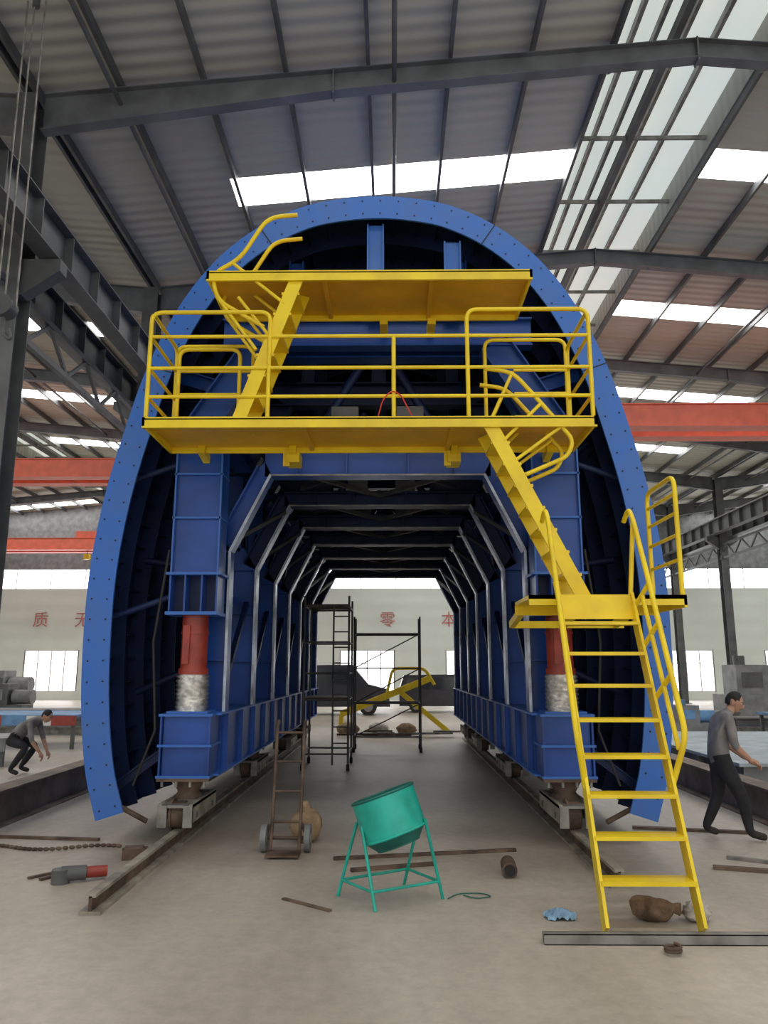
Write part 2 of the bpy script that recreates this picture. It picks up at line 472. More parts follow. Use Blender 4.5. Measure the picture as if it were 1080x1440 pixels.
FY = [9.75+1.9*k for k in range(7)]
IN, OUT, ZB, ZK, ZC, ZT, KX = 1.87, 2.40, 1.38, 3.36, 4.36, 4.86, 1.38
b = B(); be = B()
for yi, y in enumerate(FY):
    M = BLUE if yi == 0 else BLUE_D  # frames behind the first use the blue with shade painted in
    for sg in (-1, 1):
        X = lambda v: CX+sg*v
        b.poly([(X(IN),y,ZB),(X(IN),y,ZK),(X(IN+0.22),y,ZK+0.35),(X(OUT),y,ZK+0.35),(X(OUT),y,ZB)], (0,0.02,0), BLUE)
        b.poly([(X(OUT-0.26),y,ZK+0.3),(X(OUT-0.26),y,ZT),(X(OUT),y,ZT),(X(OUT),y,ZK+0.3)], (0,0.02,0), BLUE)
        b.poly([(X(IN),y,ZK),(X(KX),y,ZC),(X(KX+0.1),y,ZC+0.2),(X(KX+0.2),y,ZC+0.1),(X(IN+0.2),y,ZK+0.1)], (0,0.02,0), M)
        b.beam((X(IN+0.2),y,ZK+0.1),(X(KX+0.18),y,ZC+0.12),0.2,0.02,M,(1,0,0.3))
        for p, q in (((IN,ZB),(IN,ZK)),((IN,ZK),(KX,ZC))):
            b.beam((X(p[0]),y,p[1]),(X(q[0]),y,q[1]),0.24,0.02,BLUE,(1,0,0.3))
            be.beam((X(p[0]),y-0.122,p[1]),(X(q[0]),y-0.122,q[1]),0.008,0.034,EDGE,(1,0,0.3))  # thin pale strip, a painted highlight along the flange edge
        b.beam((X(OUT),y,ZB),(X(OUT),y,ZT),0.24,0.02,BLUE,(1,0,0))
        for z in (2.0, 2.7, 3.36): b.box(X(IN),X(OUT),y-0.1,y+0.1,z-0.008,z+0.008,BLUE)
        for z0, z1 in ((1.9, 1.6), (3.2, 3.3), (4.5, 4.9)):
            hw = 3.1 if z1 < 4 else 2.85
            b.tube([(X(OUT), y+0.35, z0), (X(hw), y+0.35, z1)], 0.045, BLUE_D, 10)
    HB = 0.5 if yi == 0 else 0.2
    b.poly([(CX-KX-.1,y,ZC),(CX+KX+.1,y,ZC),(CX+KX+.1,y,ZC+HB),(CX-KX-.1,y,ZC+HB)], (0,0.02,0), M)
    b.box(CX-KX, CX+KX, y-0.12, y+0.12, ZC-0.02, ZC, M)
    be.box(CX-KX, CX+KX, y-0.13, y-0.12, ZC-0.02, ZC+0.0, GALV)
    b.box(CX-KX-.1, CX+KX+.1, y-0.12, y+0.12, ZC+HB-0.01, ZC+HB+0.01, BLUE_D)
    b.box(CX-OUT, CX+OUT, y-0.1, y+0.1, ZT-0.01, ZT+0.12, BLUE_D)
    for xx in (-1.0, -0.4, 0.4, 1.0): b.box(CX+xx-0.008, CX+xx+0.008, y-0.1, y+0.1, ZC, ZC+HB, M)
    for sg in (-1, 1):
        X = lambda v: CX+sg*v
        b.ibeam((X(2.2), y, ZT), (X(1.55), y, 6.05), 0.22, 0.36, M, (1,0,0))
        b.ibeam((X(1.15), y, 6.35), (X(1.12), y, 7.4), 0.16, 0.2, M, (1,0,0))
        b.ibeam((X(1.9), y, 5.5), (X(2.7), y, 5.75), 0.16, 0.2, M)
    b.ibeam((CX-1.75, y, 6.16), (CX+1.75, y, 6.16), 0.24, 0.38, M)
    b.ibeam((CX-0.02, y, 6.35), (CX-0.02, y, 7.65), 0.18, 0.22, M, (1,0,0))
# short posts visible between the front beam and the crown of the arch
for xx in (-0.02, 0.98):
    b.ibeam((CX+xx, 9.15, 6.3), (CX+xx, 9.15, 7.6 if xx < 0.5 else 7.35), 0.1, 0.22, BLUE_F, (1,0,0))
b.ibeam((CX-2.0, 9.35, 6.16), (CX+2.0, 9.35, 6.16), 0.2, 0.38, BLUE)
b.build('portal_frames', trolley); be.build('flange_highlights_and_galv_strips', trolley)
b = B()
for sg in (-1, 1):
    X = lambda v: CX+sg*v
    b.ibeam((X(2.1), 9.3, 4.98), (X(2.1), YB-.2, 4.98), 0.25, 0.22, BLUE)
    b.ibeam((X(1.4), 9.5, 6.45), (X(1.4), YB-.2, 6.45), 0.2, 0.2, BLUE_D)
    b.ibeam((X(2.3), 9.9, 2.9), (X(2.3), YB-.3, 2.9), 0.16, 0.16, BLUE)
    b.box(X(1.90)-0.01, X(1.90)+0.01, 9.6, YB-0.1, 0.70, 1.36, BLUE)
    b.box(X(2.34)-0.01, X(2.34)+0.01, 9.6, YB-0.1, 0.70, 1.36, BLUE)
    b.box(X(1.82),X(2.42), 9.3, YB-0.1, 1.36, 1.385, BLUE_F)
    b.box(X(1.82),X(2.42), 9.3, YB-0.1, 0.68, 0.70, BLUE_F)
    y = 9.75
    while y < YB-.2:
        b.box(X(1.83),X(1.90), y-0.01, y+0.01, 0.7, 1.36, BLUE); y += 0.95
    for i in range(len(FY)-1):
        b.beam((X(2.0), FY[i]+.15, 1.45), (X(2.0), FY[i+1]-.1, 2.85), 0.07, 0.07, BLUE_D)
        b.beam((X(2.2), FY[i]+.15, 2.95), (X(2.2), FY[i+1]-.1, 4.2), 0.07, 0.07, BLUE_D)
        b.beam((X(1.95), FY[i]+.15, 3.5), (X(1.45), FY[i+1]-.1, 4.25), 0.05, 0.05, STEEL)
        b.beam((X(1.2), FY[i]+.15, 4.5), (X(0.0), FY[i+1]-.1, 4.5), 0.06, 0.06, STEEL)
        b.beam((X(0.0), FY[i]+.15, 4.62), (X(1.2), FY[i+1]-.1, 4.62), 0.06, 0.06, STEEL)
        b.tube([(X(0.9), FY[i], 4.75), (X(0.25), FY[i]+0.1, 5.9)], 0.06, BLUE_D)
        b.box(X(0.25), X(0.6), FY[i]-0.2, FY[i]+0.2, 4.9, 5.25, STEEL)
    b.box(X(1.75), X(0.85), 9.4, YB-0.4, 4.985, 5.0, BLUE_D)
b.build('longitudinal_beams', trolley)
for sg, nm in ((-1, 'left'), (1, 'right')):
    x = CX+sg*2.19; y = 9.35
    b = B()
    b.box(x-0.29, x+0.29, y-0.14, y+0.2, 3.02, 4.90, BLUE)
    for dx in (-0.29, 0.27): b.box(x+dx, x+dx+0.02, y-0.19, y-0.14, 3.02, 4.90, BLUE_F)
    for z in (3.7, 4.25): b.box(x-0.3, x+0.3, y-0.19, y+0.2, z-0.012, z+0.012, BLUE_F)
    b.box(x-0.33, x+0.33, y-0.22, y+0.24, 3.0, 3.03, BLUE_F)
    b.box(x-0.31, x+0.31, y-0.25, y+0.24, 2.52, 2.56, BLUE_F)
    for dx in (-0.28, -0.1, 0.1, 0.28):
        b.poly([(x+dx-0.01,y-0.2,2.56),(x+dx-0.01,y+0.2,2.56),(x+dx-0.01,y+0.2,3.0),(x+dx-0.01,y-0.2,3.0)], (0.02,0,0), BLUE)
    b.box(x-0.28, x+0.28, y+0.0, y+0.1, 2.56, 3.0, BLUE_D)
    b.build('front_column_'+nm, trolley)
    b = B()
    b.cyl((x,y,1.83),(x,y,2.52),0.155,REDC,28)
    b.cyl((x,y,1.83),(x,y,1.90),0.175,REDC,28)
    b.cyl((x,y,2.30),(x,y,2.33),0.165,REDC,28)
    b.box(x-0.1, x-0.02, y-0.175, y-0.15, 1.95, 2.4, REDC)
    b.cyl((x+0.05*sg,y-0.17,2.2),(x+0.05*sg,y-0.15,2.2),0.03,BLACK,10)
    pts = []; rr = []
    for k in range(19):
        z = 1.38+0.45*k/18; pts.append((x,y,z)); rr.append(0.19+0.012*((k % 2)*2-1))
    b.tube(pts, rr, CHROME, 28)
    b.box(x-0.24, x+0.24, y-0.2, y+0.2, 1.385, 1.41, BLUE_F)
    b.build('hydraulic_jack_'+nm, trolley)
    b = B()
    b.box(x-0.26, x+0.26, y-0.2, y+0.26, 0.70, 1.36, BLUE)
    for z in (0.69, 1.03, 1.37): b.box(x-0.31, x+0.31, y-0.26, y+0.26, z-0.014, z+0.014, BLUE_F)
    for dx in (-0.29, 0.27): b.box(x+dx, x+dx+0.02, y-0.25, y+0.2, 0.70, 1.36, BLUE)
    b.build('base_box_'+nm, trolley)
    for k, yy in enumerate((9.5, 13.6, 17.8, 20.8)):
        b = B()
        b.box(x-0.3, x+0.3, yy-0.4, yy+0.3, 0.64, 0.68, RUST)
        for dx in (-0.24, -0.08, 0.08, 0.24): b.cyl((x+dx, yy-0.37, 0.58), (x+dx, yy-0.37, 0.70), 0.018, GALV, 8)
        b.tube([(x,yy-0.1,0.64),(x,yy-0.1,0.5),(x,yy-0.1,0.42)], [0.2,0.12,0.18], RUST, 16)
        for dx in (-0.17, 0.17): b.box(x+dx-0.02, x+dx+0.02, yy-0.65, yy+0.5, 0.24, 0.44, RAILM)
        b.box(x-0.19, x+0.19, yy-0.65, yy+0.5, 0.40, 0.43, GALV)
        b.box(x-0.19, x-0.09, yy-0.66, yy-0.63, 0.20, 0.43, GALV); b.box(x+0.09, x+0.19, yy-0.66, yy-0.63, 0.20, 0.43, GALV)
        for wy in (yy-0.45, yy+0.3):
            b.cyl((x-0.07, wy, 0.303), (x+0.07, wy, 0.303), 0.145, RUST, 24)
            b.cyl((x-0.085, wy, 0.303), (x-0.06, wy, 0.303), 0.17, RUST, 24)
            b.cyl((x-0.2, wy, 0.303), (x+0.2, wy, 0.303), 0.035, STEEL, 12)
        b.build('bogie_%s_%d' % (nm, k+1), trolley)
b = B()
for sg in (-1, 1):
    X = lambda v: CX+sg*v
    b.ibeam((X(2.48), 9.3, 0.95), (X(3.02), 9.3, 0.55), 0.06, 0.1, BLUE_D)
    b.tube([(X(2.48), 9.3, 2.75), (X(3.2), 9.3, 2.5)], 0.04, BLUE_D)
    b.tube([(X(2.48), 9.3, 4.4), (X(3.05), 9.3, 4.2)], 0.04, BLUE_D)
    b.tube([(X(2.9), 9.2, 0.35), (X(2.6), 9.2, 0.2)], 0.03, RUST)
    b.ibeam((X(2.2), 9.3, 4.9), (X(1.5), 9.3, 6.0), 0.2, 0.4, BLUE, (1,0,0))
    b.tube([(X(2.5), 9.15, 3.3), (X(2.62), 9.12, 2.2), (X(2.55), 9.15, 1.2), (X(2.75), 9.1, 0.6)], 0.015, BLACK, 8)
b.build('side_struts', trolley)

def rail(x, y0, y1, name='track_rail'):
    b = B()
    b.box(x-0.085, x+0.085, y0, y1, 0.0, 0.03, RAILM)
    b.box(x-0.013, x+0.013, y0, y1, 0.03, 0.14, RUST)
    b.box(x-0.042, x+0.042, y0, y1, 0.13, 0.158, RAILM)
    return b.build(name)
rail(CX-2.19, 6.5, 22.0); rail(CX+2.19, 7.3, 22.0)

# ------------------------------------------------------------ access platforms
plat = empty('yellow_access_platform')
def deck(x0, x1, y0, y1, z, name):
    b = B()
    b.box(x0, x1, y0, y1, z+0.07, z+0.085, YEL_D)
    b.box(x0, x1, y0-0.0, y0+0.03, z-0.02, z+0.10, YEL)
    b.box(x0, x0+0.03, y0, y1, z, z+0.10, YEL)
    b.box(x1-0.03, x1, y0, y1, z, z+0.10, YEL)
    b.box(x0, x1, y1-0.03, y1, z, z+0.10, YEL)
    n = 3
    for i in range(1, n):
        x = x0+(x1-x0)*i/n+0.1
        b.box(x-0.025, x+0.025, y0+0.03, y1, z+0.02, z+0.07, YEL_D)
    b.build(name, plat)
LX0, LX1, PY0, PY1, LZ = -2.70, 2.20, 7.9, 9.0, 4.46
deck(LX0, LX1, PY0, PY1, LZ, 'lower_deck')
deck(-2.08, 1.575, PY0, PY1, 6.18, 'upper_deck')
b = B()
for x in (-1.2, 0.75):
    b.box(x-0.08, x+0.08, PY1-0.05, PY1+0.25, LZ-0.12, LZ+0.02, YEL)
    b.box(x-0.12, x-0.04, PY1-0.02, PY1+0.02, LZ-0.16, LZ, YEL)
for x in (-0.1, 0.5):
    b.box(x-0.05, x+0.05, PY1-0.05, PY1+0.3, 6.12, 6.2, YEL)
for x in (-2.3, -1.2, 0.75, 1.9): b.beam((x, PY1+0.2, LZ-0.02), (x, PY1-0.1, LZ+0.03), 0.08, 0.1, YEL)
b.build('brackets', plat)
b = B()
R = 0.024; zt = LZ+0.085
def rail_u(x0, x1, y, zb, ztop, rr=R, r=0.12): b.tube(fillet([(x0,y,zb),(x0,y,ztop),(x1,y,ztop),(x1,y,zb)], r), rr, YEL, 10)
yf = PY0+0.03
rail_u(LX0+0.03, -1.35, yf, LZ, 5.79); rail_u(0.83, LX1-0.03, yf, LZ, 5.81)
for z in (5.50, 5.13, 4.80):
    b.tube([(LX0+0.03, yf, z), (LX1-0.03, yf, z)], R*0.85, YEL)
b.tube([(0.02, yf, LZ), (0.02, yf, 5.5)], R, YEL)
for x in (LX0+0.03, LX1-0.03):
    b.tube(fillet([(x, yf, LZ+0.05), (x, yf, 5.79), (x, PY1-0.05, 5.79), (x, PY1-0.05, zt)], 0.12), R, YEL)
    for z in (5.50, 5.13, 4.80): b.tube([(x, yf, z), (x, PY1-0.05, z)], R*0.85, YEL)
rail_u(LX0+0.03, -1.72, PY1-0.05, zt, 5.83)
rail_u(LX0+0.15, -1.82, PY1-0.35, zt, 5.66)
rail_u(1.15, LX1-0.05, PY1-0.05, zt, 5.9)
for z in (5.5, 5.2, 4.9):
    b.tube([(LX0+0.03, PY1-0.05, z), (-1.72, PY1-0.05, z)], R*0.8, YEL)
    b.tube([(1.5, PY1-0.05, z), (LX1-0.05, PY1-0.05, z)], R*0.8, YEL)
b.build('guard_rails', plat)
b = B()
b.tube(fillet([(-0.15,7.95,4.57),(-0.1,7.9,4.75),(0.0,7.88,4.85),(0.1,7.9,4.8),(0.22,7.95,4.57)],0.1), 0.007, REDW)
b.build('red_cable', plat)

def stair(b, top, bot, wdir, width, n, sw=0.05, sh=0.16):
    top = V(top); bot = V(bot); w = V(wdir)*width/2
    for sg in (-1, 1):
        b.beam(bot+w*sg, top+w*sg, sw*0.5, sh, YEL, (0,0,1))
    run = (top-bot); hr = V((run.x, run.y, 0)).normalized()
    for i in range(1, n):
        c = bot+run*(i/n)
        a = c-w-hr*0.1; d = c+w-hr*0.1; e = c+w+hr*0.1; f = c-w+hr*0.1
        b.poly([a,d,e,f], (0,0,0.03), YEL)
st = empty('yellow_access_staircase')
b = B()
TB = V((1.89, 6.06, 0.04)); TT = V((1.965, 7.5, 2.58))
wd = V((1,0,0))
stair(b, TT, TB, wd, 0.70, 9)
b.build('lower_flight', st)
b = B()
def P(s, side, off):
    c = TB.lerp(TT, s); n = V((0,-0.87,0.5))
    return c+V((side*(0.35+0.28*off), 0, 0))+n*off
for sg in (-1, 1):
    off = 0.32
    b.tube(fillet([P(0.36,sg,0.0), P(0.46,sg,off), P(0.98,sg,off*0.9)+V((0,0,0.1)), V((TT.x+sg*0.42, 7.5, 3.35)), V((TT.x+sg*0.42, 7.62, 3.48)), V((TT.x+sg*0.42, 7.8, 3.38))], 0.12), 0.024, YEL)
    b.tube([P(0.44,sg,off*0.6), P(0.97,sg,off*0.55)], 0.02, YEL)
    for s in (0.62, 0.8, 0.95): b.tube([P(s,sg,0.0), P(s+0.03,sg,off)], 0.022, YEL)
    b.tube([V((TT.x+sg*0.35, 7.5, 2.6)), V((TT.x+sg*0.42, 7.5, 3.35))], 0.022, YEL)
b.build('lower_handrails', st)
b = B()
b.box(1.33, 2.86, 7.5, 8.4, 2.56, 2.60, YEL)
b.box(1.33, 2.86, 8.37, 8.4, 2.46, 2.60, YEL); b.box(2.83, 2.86, 7.5, 8.4, 2.48, 2.60, YEL)
b.box(1.33, 2.86, 7.5, 7.53, 2.50, 2.60, YEL)
b.poly([(1.62,7.47,2.60),(2.32,7.47,2.60),(2.30,7.40,2.36),(1.64,7.40,2.36)], (0,0.02,0), YEL)
for x in (1.4, 2.0, 2.6): b.beam((x,8.4,2.5),(x,9.1,2.4),0.06,0.08,YEL)
b.beam((1.4, 9.1, 2.4), (2.7, 9.1, 2.4), 0.06, 0.08, YEL)
b.tube(fillet([(2.83,7.53,2.6),(2.83,7.53,3.80),(2.83,8.37,3.80),(2.83,8.37,2.6)],0.14),0.024,YEL)
for z in (2.95,3.2,3.42,3.62): b.tube([(2.83,7.53,z),(2.83,8.37,z)],0.018,YEL)
b.build('landing', st)
def flight(bot, top, yc, width, n, hook):
    b = B()
    bot = V((bot[0], yc, bot[1])); top = V((top[0], yc, top[1]))
    stair(b, top, bot, V((0,1,0)), width, n, sw=0.05, sh=0.15)
    for dy in (-width/2, width/2):
        b.tube(fillet([V((x, yc+dy, z)) for x, z in hook], 0.16), 0.024, YEL)
    return b
hook = [(1.02,5.12),(1.32,5.08),(1.62,4.72),(1.95,4.30),(1.88,4.12),(1.42,3.92)]
b = flight((1.98, 2.6), (1.05, 4.5), 8.2, 0.5, 8, hook)
for dy in (-.25,.25):
    b.tube([(1.2,8.2+dy,4.3),(1.62,8.2+dy,4.72)],0.02,YEL); b.tube([(1.32,8.2+dy,4.08),(1.82,8.2+dy,4.45)],0.02,YEL)
    b.tube([(1.08,8.2+dy,4.55),(1.32,8.2+dy,5.08)],0.02,YEL)
b.build('middle_flight', st)
hook = [(-1.08,7.0),(-1.42,6.97),(-1.72,6.45),(-2.03,6.27),(-1.96,5.95),(-1.42,5.62)]
b = flight((-1.66, 4.55), (-1.05, 6.25), 8.2, 0.5, 7, hook)
for dy in (-.25,.25):
    b.tube([(-1.2,8.2+dy,5.9),(-1.8,8.2+dy,6.4)],0.02,YEL); b.tube([(-1.5,8.2+dy,5.35),(-1.97,8.2+dy,6.0)],0.02,YEL)
    b.tube([(-1.35,8.2+dy,5.5),(-1.72,8.2+dy,5.98)],0.02,YEL)
b.build('upper_flight', st)

# ------------------------------------------------------------ teal blower drum on stand
fan = empty('teal_drum_fan')
b = B()
c = V((-0.03, 6.95, 0.67)); ax = V((-0.33, 0.10, 0.94)).normalized()
u = ax.orthogonal().normalized(); w = ax.cross(u)
def drum(r0, h0, h1, mat, r1=None):
    r1 = r0 if r1 is None else r1
    n = 40; vs = []
    for h, r_ in ((h0, r0), (h1, r1)):
        for j in range(n):
            a = 2*math.pi*j/n; vs.append(c+ax*h+(u*math.cos(a)+w*math.sin(a))*r_)
    fs = [(j,(j+1) % n,n+(j+1) % n,n+j) for j in range(n)]
    b.add(vs, fs, mat, True)
def ringtube(h, r0, r, mat):
    n = 40; pts = [c+ax*h+(u*math.cos(2*math.pi*j/n)+w*math.sin(2*math.pi*j/n))*r0 for j in range(n+1)]
    b.tube(pts, r, mat, 8)
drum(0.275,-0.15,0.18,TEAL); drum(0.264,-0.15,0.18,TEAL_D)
drum(0.19,-0.24,-0.15,TEAL_D,0.273)
b.cyl(c-ax*0.25, c-ax*0.24, 0.19, TEAL_D, 30)
for h in (-0.15, 0.18): ringtube(h, 0.273, 0.013, TEAL_D if h > 0 else TEAL)
b.build('drum', fan)
b = B()
b.cyl(c-ax*0.12, c+ax*0.05, 0.08, TEAL_D, 20)
for k in range(6):
    a = math.pi*2*k/6; d1 = u*math.cos(a)+w*math.sin(a); d2 = u*math.cos(a+0.5)+w*math.sin(a+0.5)
    b.poly([c+d1*0.08, c+d1*0.25, c+d2*0.25+ax*0.08, c+d2*0.09+ax*0.04], ax*0.004, TEAL_D)
for k in range(3):
    a = math.pi*2*k/3+0.3; d1 = u*math.cos(a)+w*math.sin(a)
    b.beam(c-ax*0.13, c-ax*0.13+d1*0.26, 0.02, 0.02, TEAL_D)
b.build('impeller', fan)
b = B()
feet = [(-0.47,7.05,0),(-0.14,6.62,0),(0.42,6.98,0),(0.10,7.42,0)]
tops = [(-0.31,7.02,0.60),(-0.26,6.82,0.60),(0.27,6.84,0.66),(0.24,7.12,0.66)]
for f, t in zip(feet, tops): b.tube([f, t], 0.014, TEAL, 8)
pp = [V(f).lerp(V(t), 0.22) for f, t in zip(feet, tops)]
for i in range(4): b.tube([pp[i], pp[(i+1) % 4]], 0.012, TEAL, 8)
b.build('stand', fan)
b = B()
pts = [(0.46,6.95,0.01),(0.55,7.1,0.01),(0.75,7.12,0.01),(0.85,7.02,0.01),(0.7,6.95,0.01),(0.6,7.05,0.01)]
b.tube(fillet(pts,0.1),0.005,TEAL_D,6); b.build('thin_cable')

# ------------------------------------------------------------ hand truck
b = B()
hx0, hx1, hy = -1.36, -0.90, 8.65
for x in (hx0, hx1):
    b.cyl((x-0.03,hy,0.14),(x+0.03,hy,0.14),0.14,GREY,28); b.cyl((x-0.035,hy,0.14),(x+0.035,hy,0.14),0.07,GALV,20)
b.cyl((hx0,hy,0.14),(hx1,hy,0.14),0.018,RUST,10)
for x in (hx0+0.08, hx1-0.08):
    b.tube(fillet([(x,hy-0.12,0.04),(x,hy,0.3),(x,hy+0.2,1.25),(x,hy+0.30,1.32)],0.08),0.018,RUST)
for z in (0.3,0.6,0.9,1.2): b.tube([(hx0+0.08,hy+0.0+(z-0.3)*0.21,z),(hx1-0.08,hy+(z-0.3)*0.21,z)],0.014,RUST)
b.box(hx0+0.06,hx1-0.06,hy-0.35,hy-0.1,0.02,0.04,RUST)
b.beam((hx0+0.08,hy,0.3),(hx0,hy,0.14),0.03,0.03,RUST); b.beam((hx1-0.08,hy,0.3),(hx1,hy,0.14),0.03,0.03,RUST)
b.build('hand_truck')
b = B(); b.ball((-0.97,9.1,0.18),0.18,0.16,0.20,SACK,noise=0.09); b.ball((-0.99,9.1,0.38),0.06,0.06,0.06,SACK,noise=0.15); b.build('woven_sack')

# ------------------------------------------------------------ floor clutter
def lump(name, c, r, mat, noise=0.12, rot=0):
    b = B(); b.ball(c, r[0], r[1], r[2], mat, 18, 12, noise, Matrix.Rotation(rot, 3, 'Z')); return b.build(name)
b = B()
pts = []; rr = []
for k in range(15):
    t = k/14; pts.append((1.84+0.36*t, 6.45-0.05*t, 0.085+0.01*math.sin(t*9))); rr.append(0.05+0.045*math.sin(math.pi*min(1,t*1.25))**0.6*(0.85+0.3*random.random()) if t < 0.8 else 0.03+0.03*(t-0.8)*3)
b.tube(pts, rr, SACKB, 14); b.build('rolled_bag')
lump('plastic_bag', (2.33,6.42,0.07), (0.11,0.09,0.07), PLAST, 0.2)
b = B()
n = 14; vs = []; fs = []
for i in range(n):
    for j in range(n):
        x = i/(n-1)-0.5; y = j/(n-1)-0.5
        r_ = math.sqrt(x*x+y*y)
        vs.append((1.30+x*0.26*(1-0.4*abs(y)), 6.5+y*0.22*(1-0.3*abs(x)), max(0.004, 0.05*(1-1.6*r_)+0.03*random.random())))
for i in range(n-1):
    for j in range(n-1): fs.append((i*n+j,(i+1)*n+j,(i+1)*n+j+1,i*n+j+1))
b.add(vs,fs,RAG,True); b.build('blue_rag')
def sqtube(name, p, q, w, mat, t=0.006):
    b = B(); p = V(p); q = V(q)
    d = (q-p).normalized(); s = d.cross(V((0,0,1))).normalized()
    z = V((0,0,w/2))
    for k in (-1,1):
        b.beam(p+s*k*(w/2-t/2)+z, q+s*k*(w/2-t/2)+z, t, w, mat)
        b.beam(p+V((0,0,w/2+k*(w/2-t/2))), q+V((0,0,w/2+k*(w/2-t/2))), w, t, mat)
    return b.build(name)
sqtube('steel_square_tube', (1.06,5.92,0), (3.2,5.92,0), 0.07, GALV)
b = B(); b.tube([(1.9+0.05*math.cos(a*0.35),5.72+0.05*math.sin(a*0.35),0.015+0.001*a) for a in range(40)],0.012,RUST,8); b.build('shackle_ring')
b = B(); b.beam((-0.92,6.95,0.008),(-0.5,6.62,0.008),0.04,0.014,RUST); b.build('flat_bar')
b = B(); b.beam((-3.35,7.55,0.01),(-3.2,7.75,0.01),0.04,0.02,RUST); b.beam((-3.22,7.5,0.01),(-3.1,7.7,0.01),0.04,0.02,RUST); b.build('steel_offcut')
b = B()
b.cyl((-2.80,7.50,0.075),(-2.64,7.58,0.07),0.05,REDC,16); b.cyl((-3.0,7.42,0.08),(-2.80,7.50,0.075),0.065,STEEL,16)
b.cyl((-3.0,7.42,0.12),(-3.0,7.42,0.0),0.08,STEEL,18)
b.build('angle_grinder')
b = B(); b.tube([(1.08,7.62,0.07),(1.1,7.9,0.07)],0.07,RUST,20); b.tube([(1.08,7.615,0.07),(1.08,7.6,0.07)],0.05,BLACK,16); b.build('short_pipe')
for (p,q,w_,m) in (((-4.6,9.3,0.016),(-3.3,9.15,0.016),0.05,RUST),((-0.6,8.3,0.016),(1.3,8.7,0.016),0.05,RUST),((-0.4,7.85,0.016),(0.4,8.1,0.016),0.06,RUST),((2.9,9.9,0.016),(4.2,9.6,0.016),0.08,RUST),((3.1,8.0,0.016),(4.4,7.6,0.016),0.08,RUST),((3.4,8.4,0.016),(4.2,7.9,0.016),0.06,GALV)):
    b = B(); b.beam(p,q,w_,0.03,m); b.build('steel_bar')
b = B()
for k in range(30):
    x = -4.7+k*0.06; y = 8.75+0.1*math.sin(k*0.3)
    b.ball((x,y,0.02),0.035,0.02,0.02,RUST,8,6)
b.build('floor_chain')
for (x,y) in ((-2.75,8.3),):
    b = B(); b.beam((x,y,0.05),(x+0.24,y+0.08,0.05),0.12,0.1,RUST); b.beam((x+0.02,y+0.02,0.11),(x+0.2,y+0.06,0.11),0.1,0.02,BROWN); b.build('packing_block')
b = B(); b.ibeam((-4.9,7.6,0.22),(-4.9,22,0.22),0.3,0.44,BROWN); b.build('brown_steel_girder')
b = B(); b.ibeam((4.75,8.4,0.22),(4.75,22,0.22),0.3,0.44,BROWN); b.build('brown_steel_girder')
b = B()
b.box(5.3,9.5,12.2,18,0.0,0.45,GREY); b.box(5.2,9.6,12.1,18.1,0.45,0.50,PALE)
for k in range(5): b.box(5.2,5.3,12.5+k*1.2,12.56+k*1.2,0,0.45,GALV)
b.build('steel_plate_stack')
def trestle(name, x0,x1,y0,y1,z, mats):
    b = B()
    b.box(x0,x1,y0,y1,z-0.06,z,mats[0])
    k = 0; x = x0
    while x < x1-0.01:
        b.box(x,min(x+0.6,x1),y0-0.02,y0,z-0.25,z-0.02,mats[1+k % (len(mats)-1)]); x += 0.6; k += 1
    for x in (x0+0.1,x1-0.1):
        for y in (y0+0.1,y1-0.1): b.box(x-0.04,x+0.04,y-0.04,y+0.04,0,z-0.06,STEEL)
    return b.build(name)
trestle('striped_work_table',-13,-7.6,19,21,0.8,[BLUEP,BLUEP,WHITE,REDC])
trestle('striped_work_table',9.8,14.5,19.5,21.5,0.75,[BLUEP,WHITE,REDC,BLUEP])
trestle('striped_work_table',-11.5,-7.6,15.6,16.8,0.55,[GREY,GREY,GALV])
def machine(name,x,y,s,mat,mat2):
    b = B()
    b.box(x-0.9*s,x+0.9*s,y-0.5*s,y+0.5*s,0,0.7*s,mat)
    b.box(x-0.6*s,x+0.3*s,y-0.45*s,y+0.45*s,0.7*s,1.5*s,mat)
    b.cyl((x+0.35*s,y,1.0*s),(x+1.1*s,y,1.0*s),0.28*s,mat2,20)
    b.box(x-0.45*s,x+0.1*s,y-0.47*s,y-0.45*s,0.9*s,1.3*s,mat2)
    b.cyl((x-0.3*s,y,1.5*s),(x-0.3*s,y,1.75*s),0.15*s,mat2,16)
    return b.build(name)
machine('lathe_machine',13.4,29.5,1.35,GREY,STEEL); machine('lathe_machine',19.5,34,1.5,STEEL,GREY)
machine('lathe_machine',-13.8,28,0.9,STEEL,GREY); machine('lathe_machine',8.2,22,0.6,GREY,BLUEP)
machine('lathe_machine',-17,34,1.2,GREY,GREY)
def stack(x0,x1,y,rows,name):
    b = B()
    for r in range(rows):
        for k in range(4):
            yy = y+k*0.28; z = 0.12+0.24*r
            b.ibeam((x0+random.uniform(0,.5),yy,z),(x1-random.uniform(0,.5),yy,z),0.2,0.24,random.choice((STEEL,GREY,BROWN,GALV)),(0,0,1))
    return b.build(name)
stack(-14,-8.2,23,3,'steel_section_stack'); stack(-12,-7,12.6,1,'steel_section_stack'); stack(7,12,26.5,2,'steel_section_stack'); stack(9.8,14.5,23.2,2,'steel_section_stack')

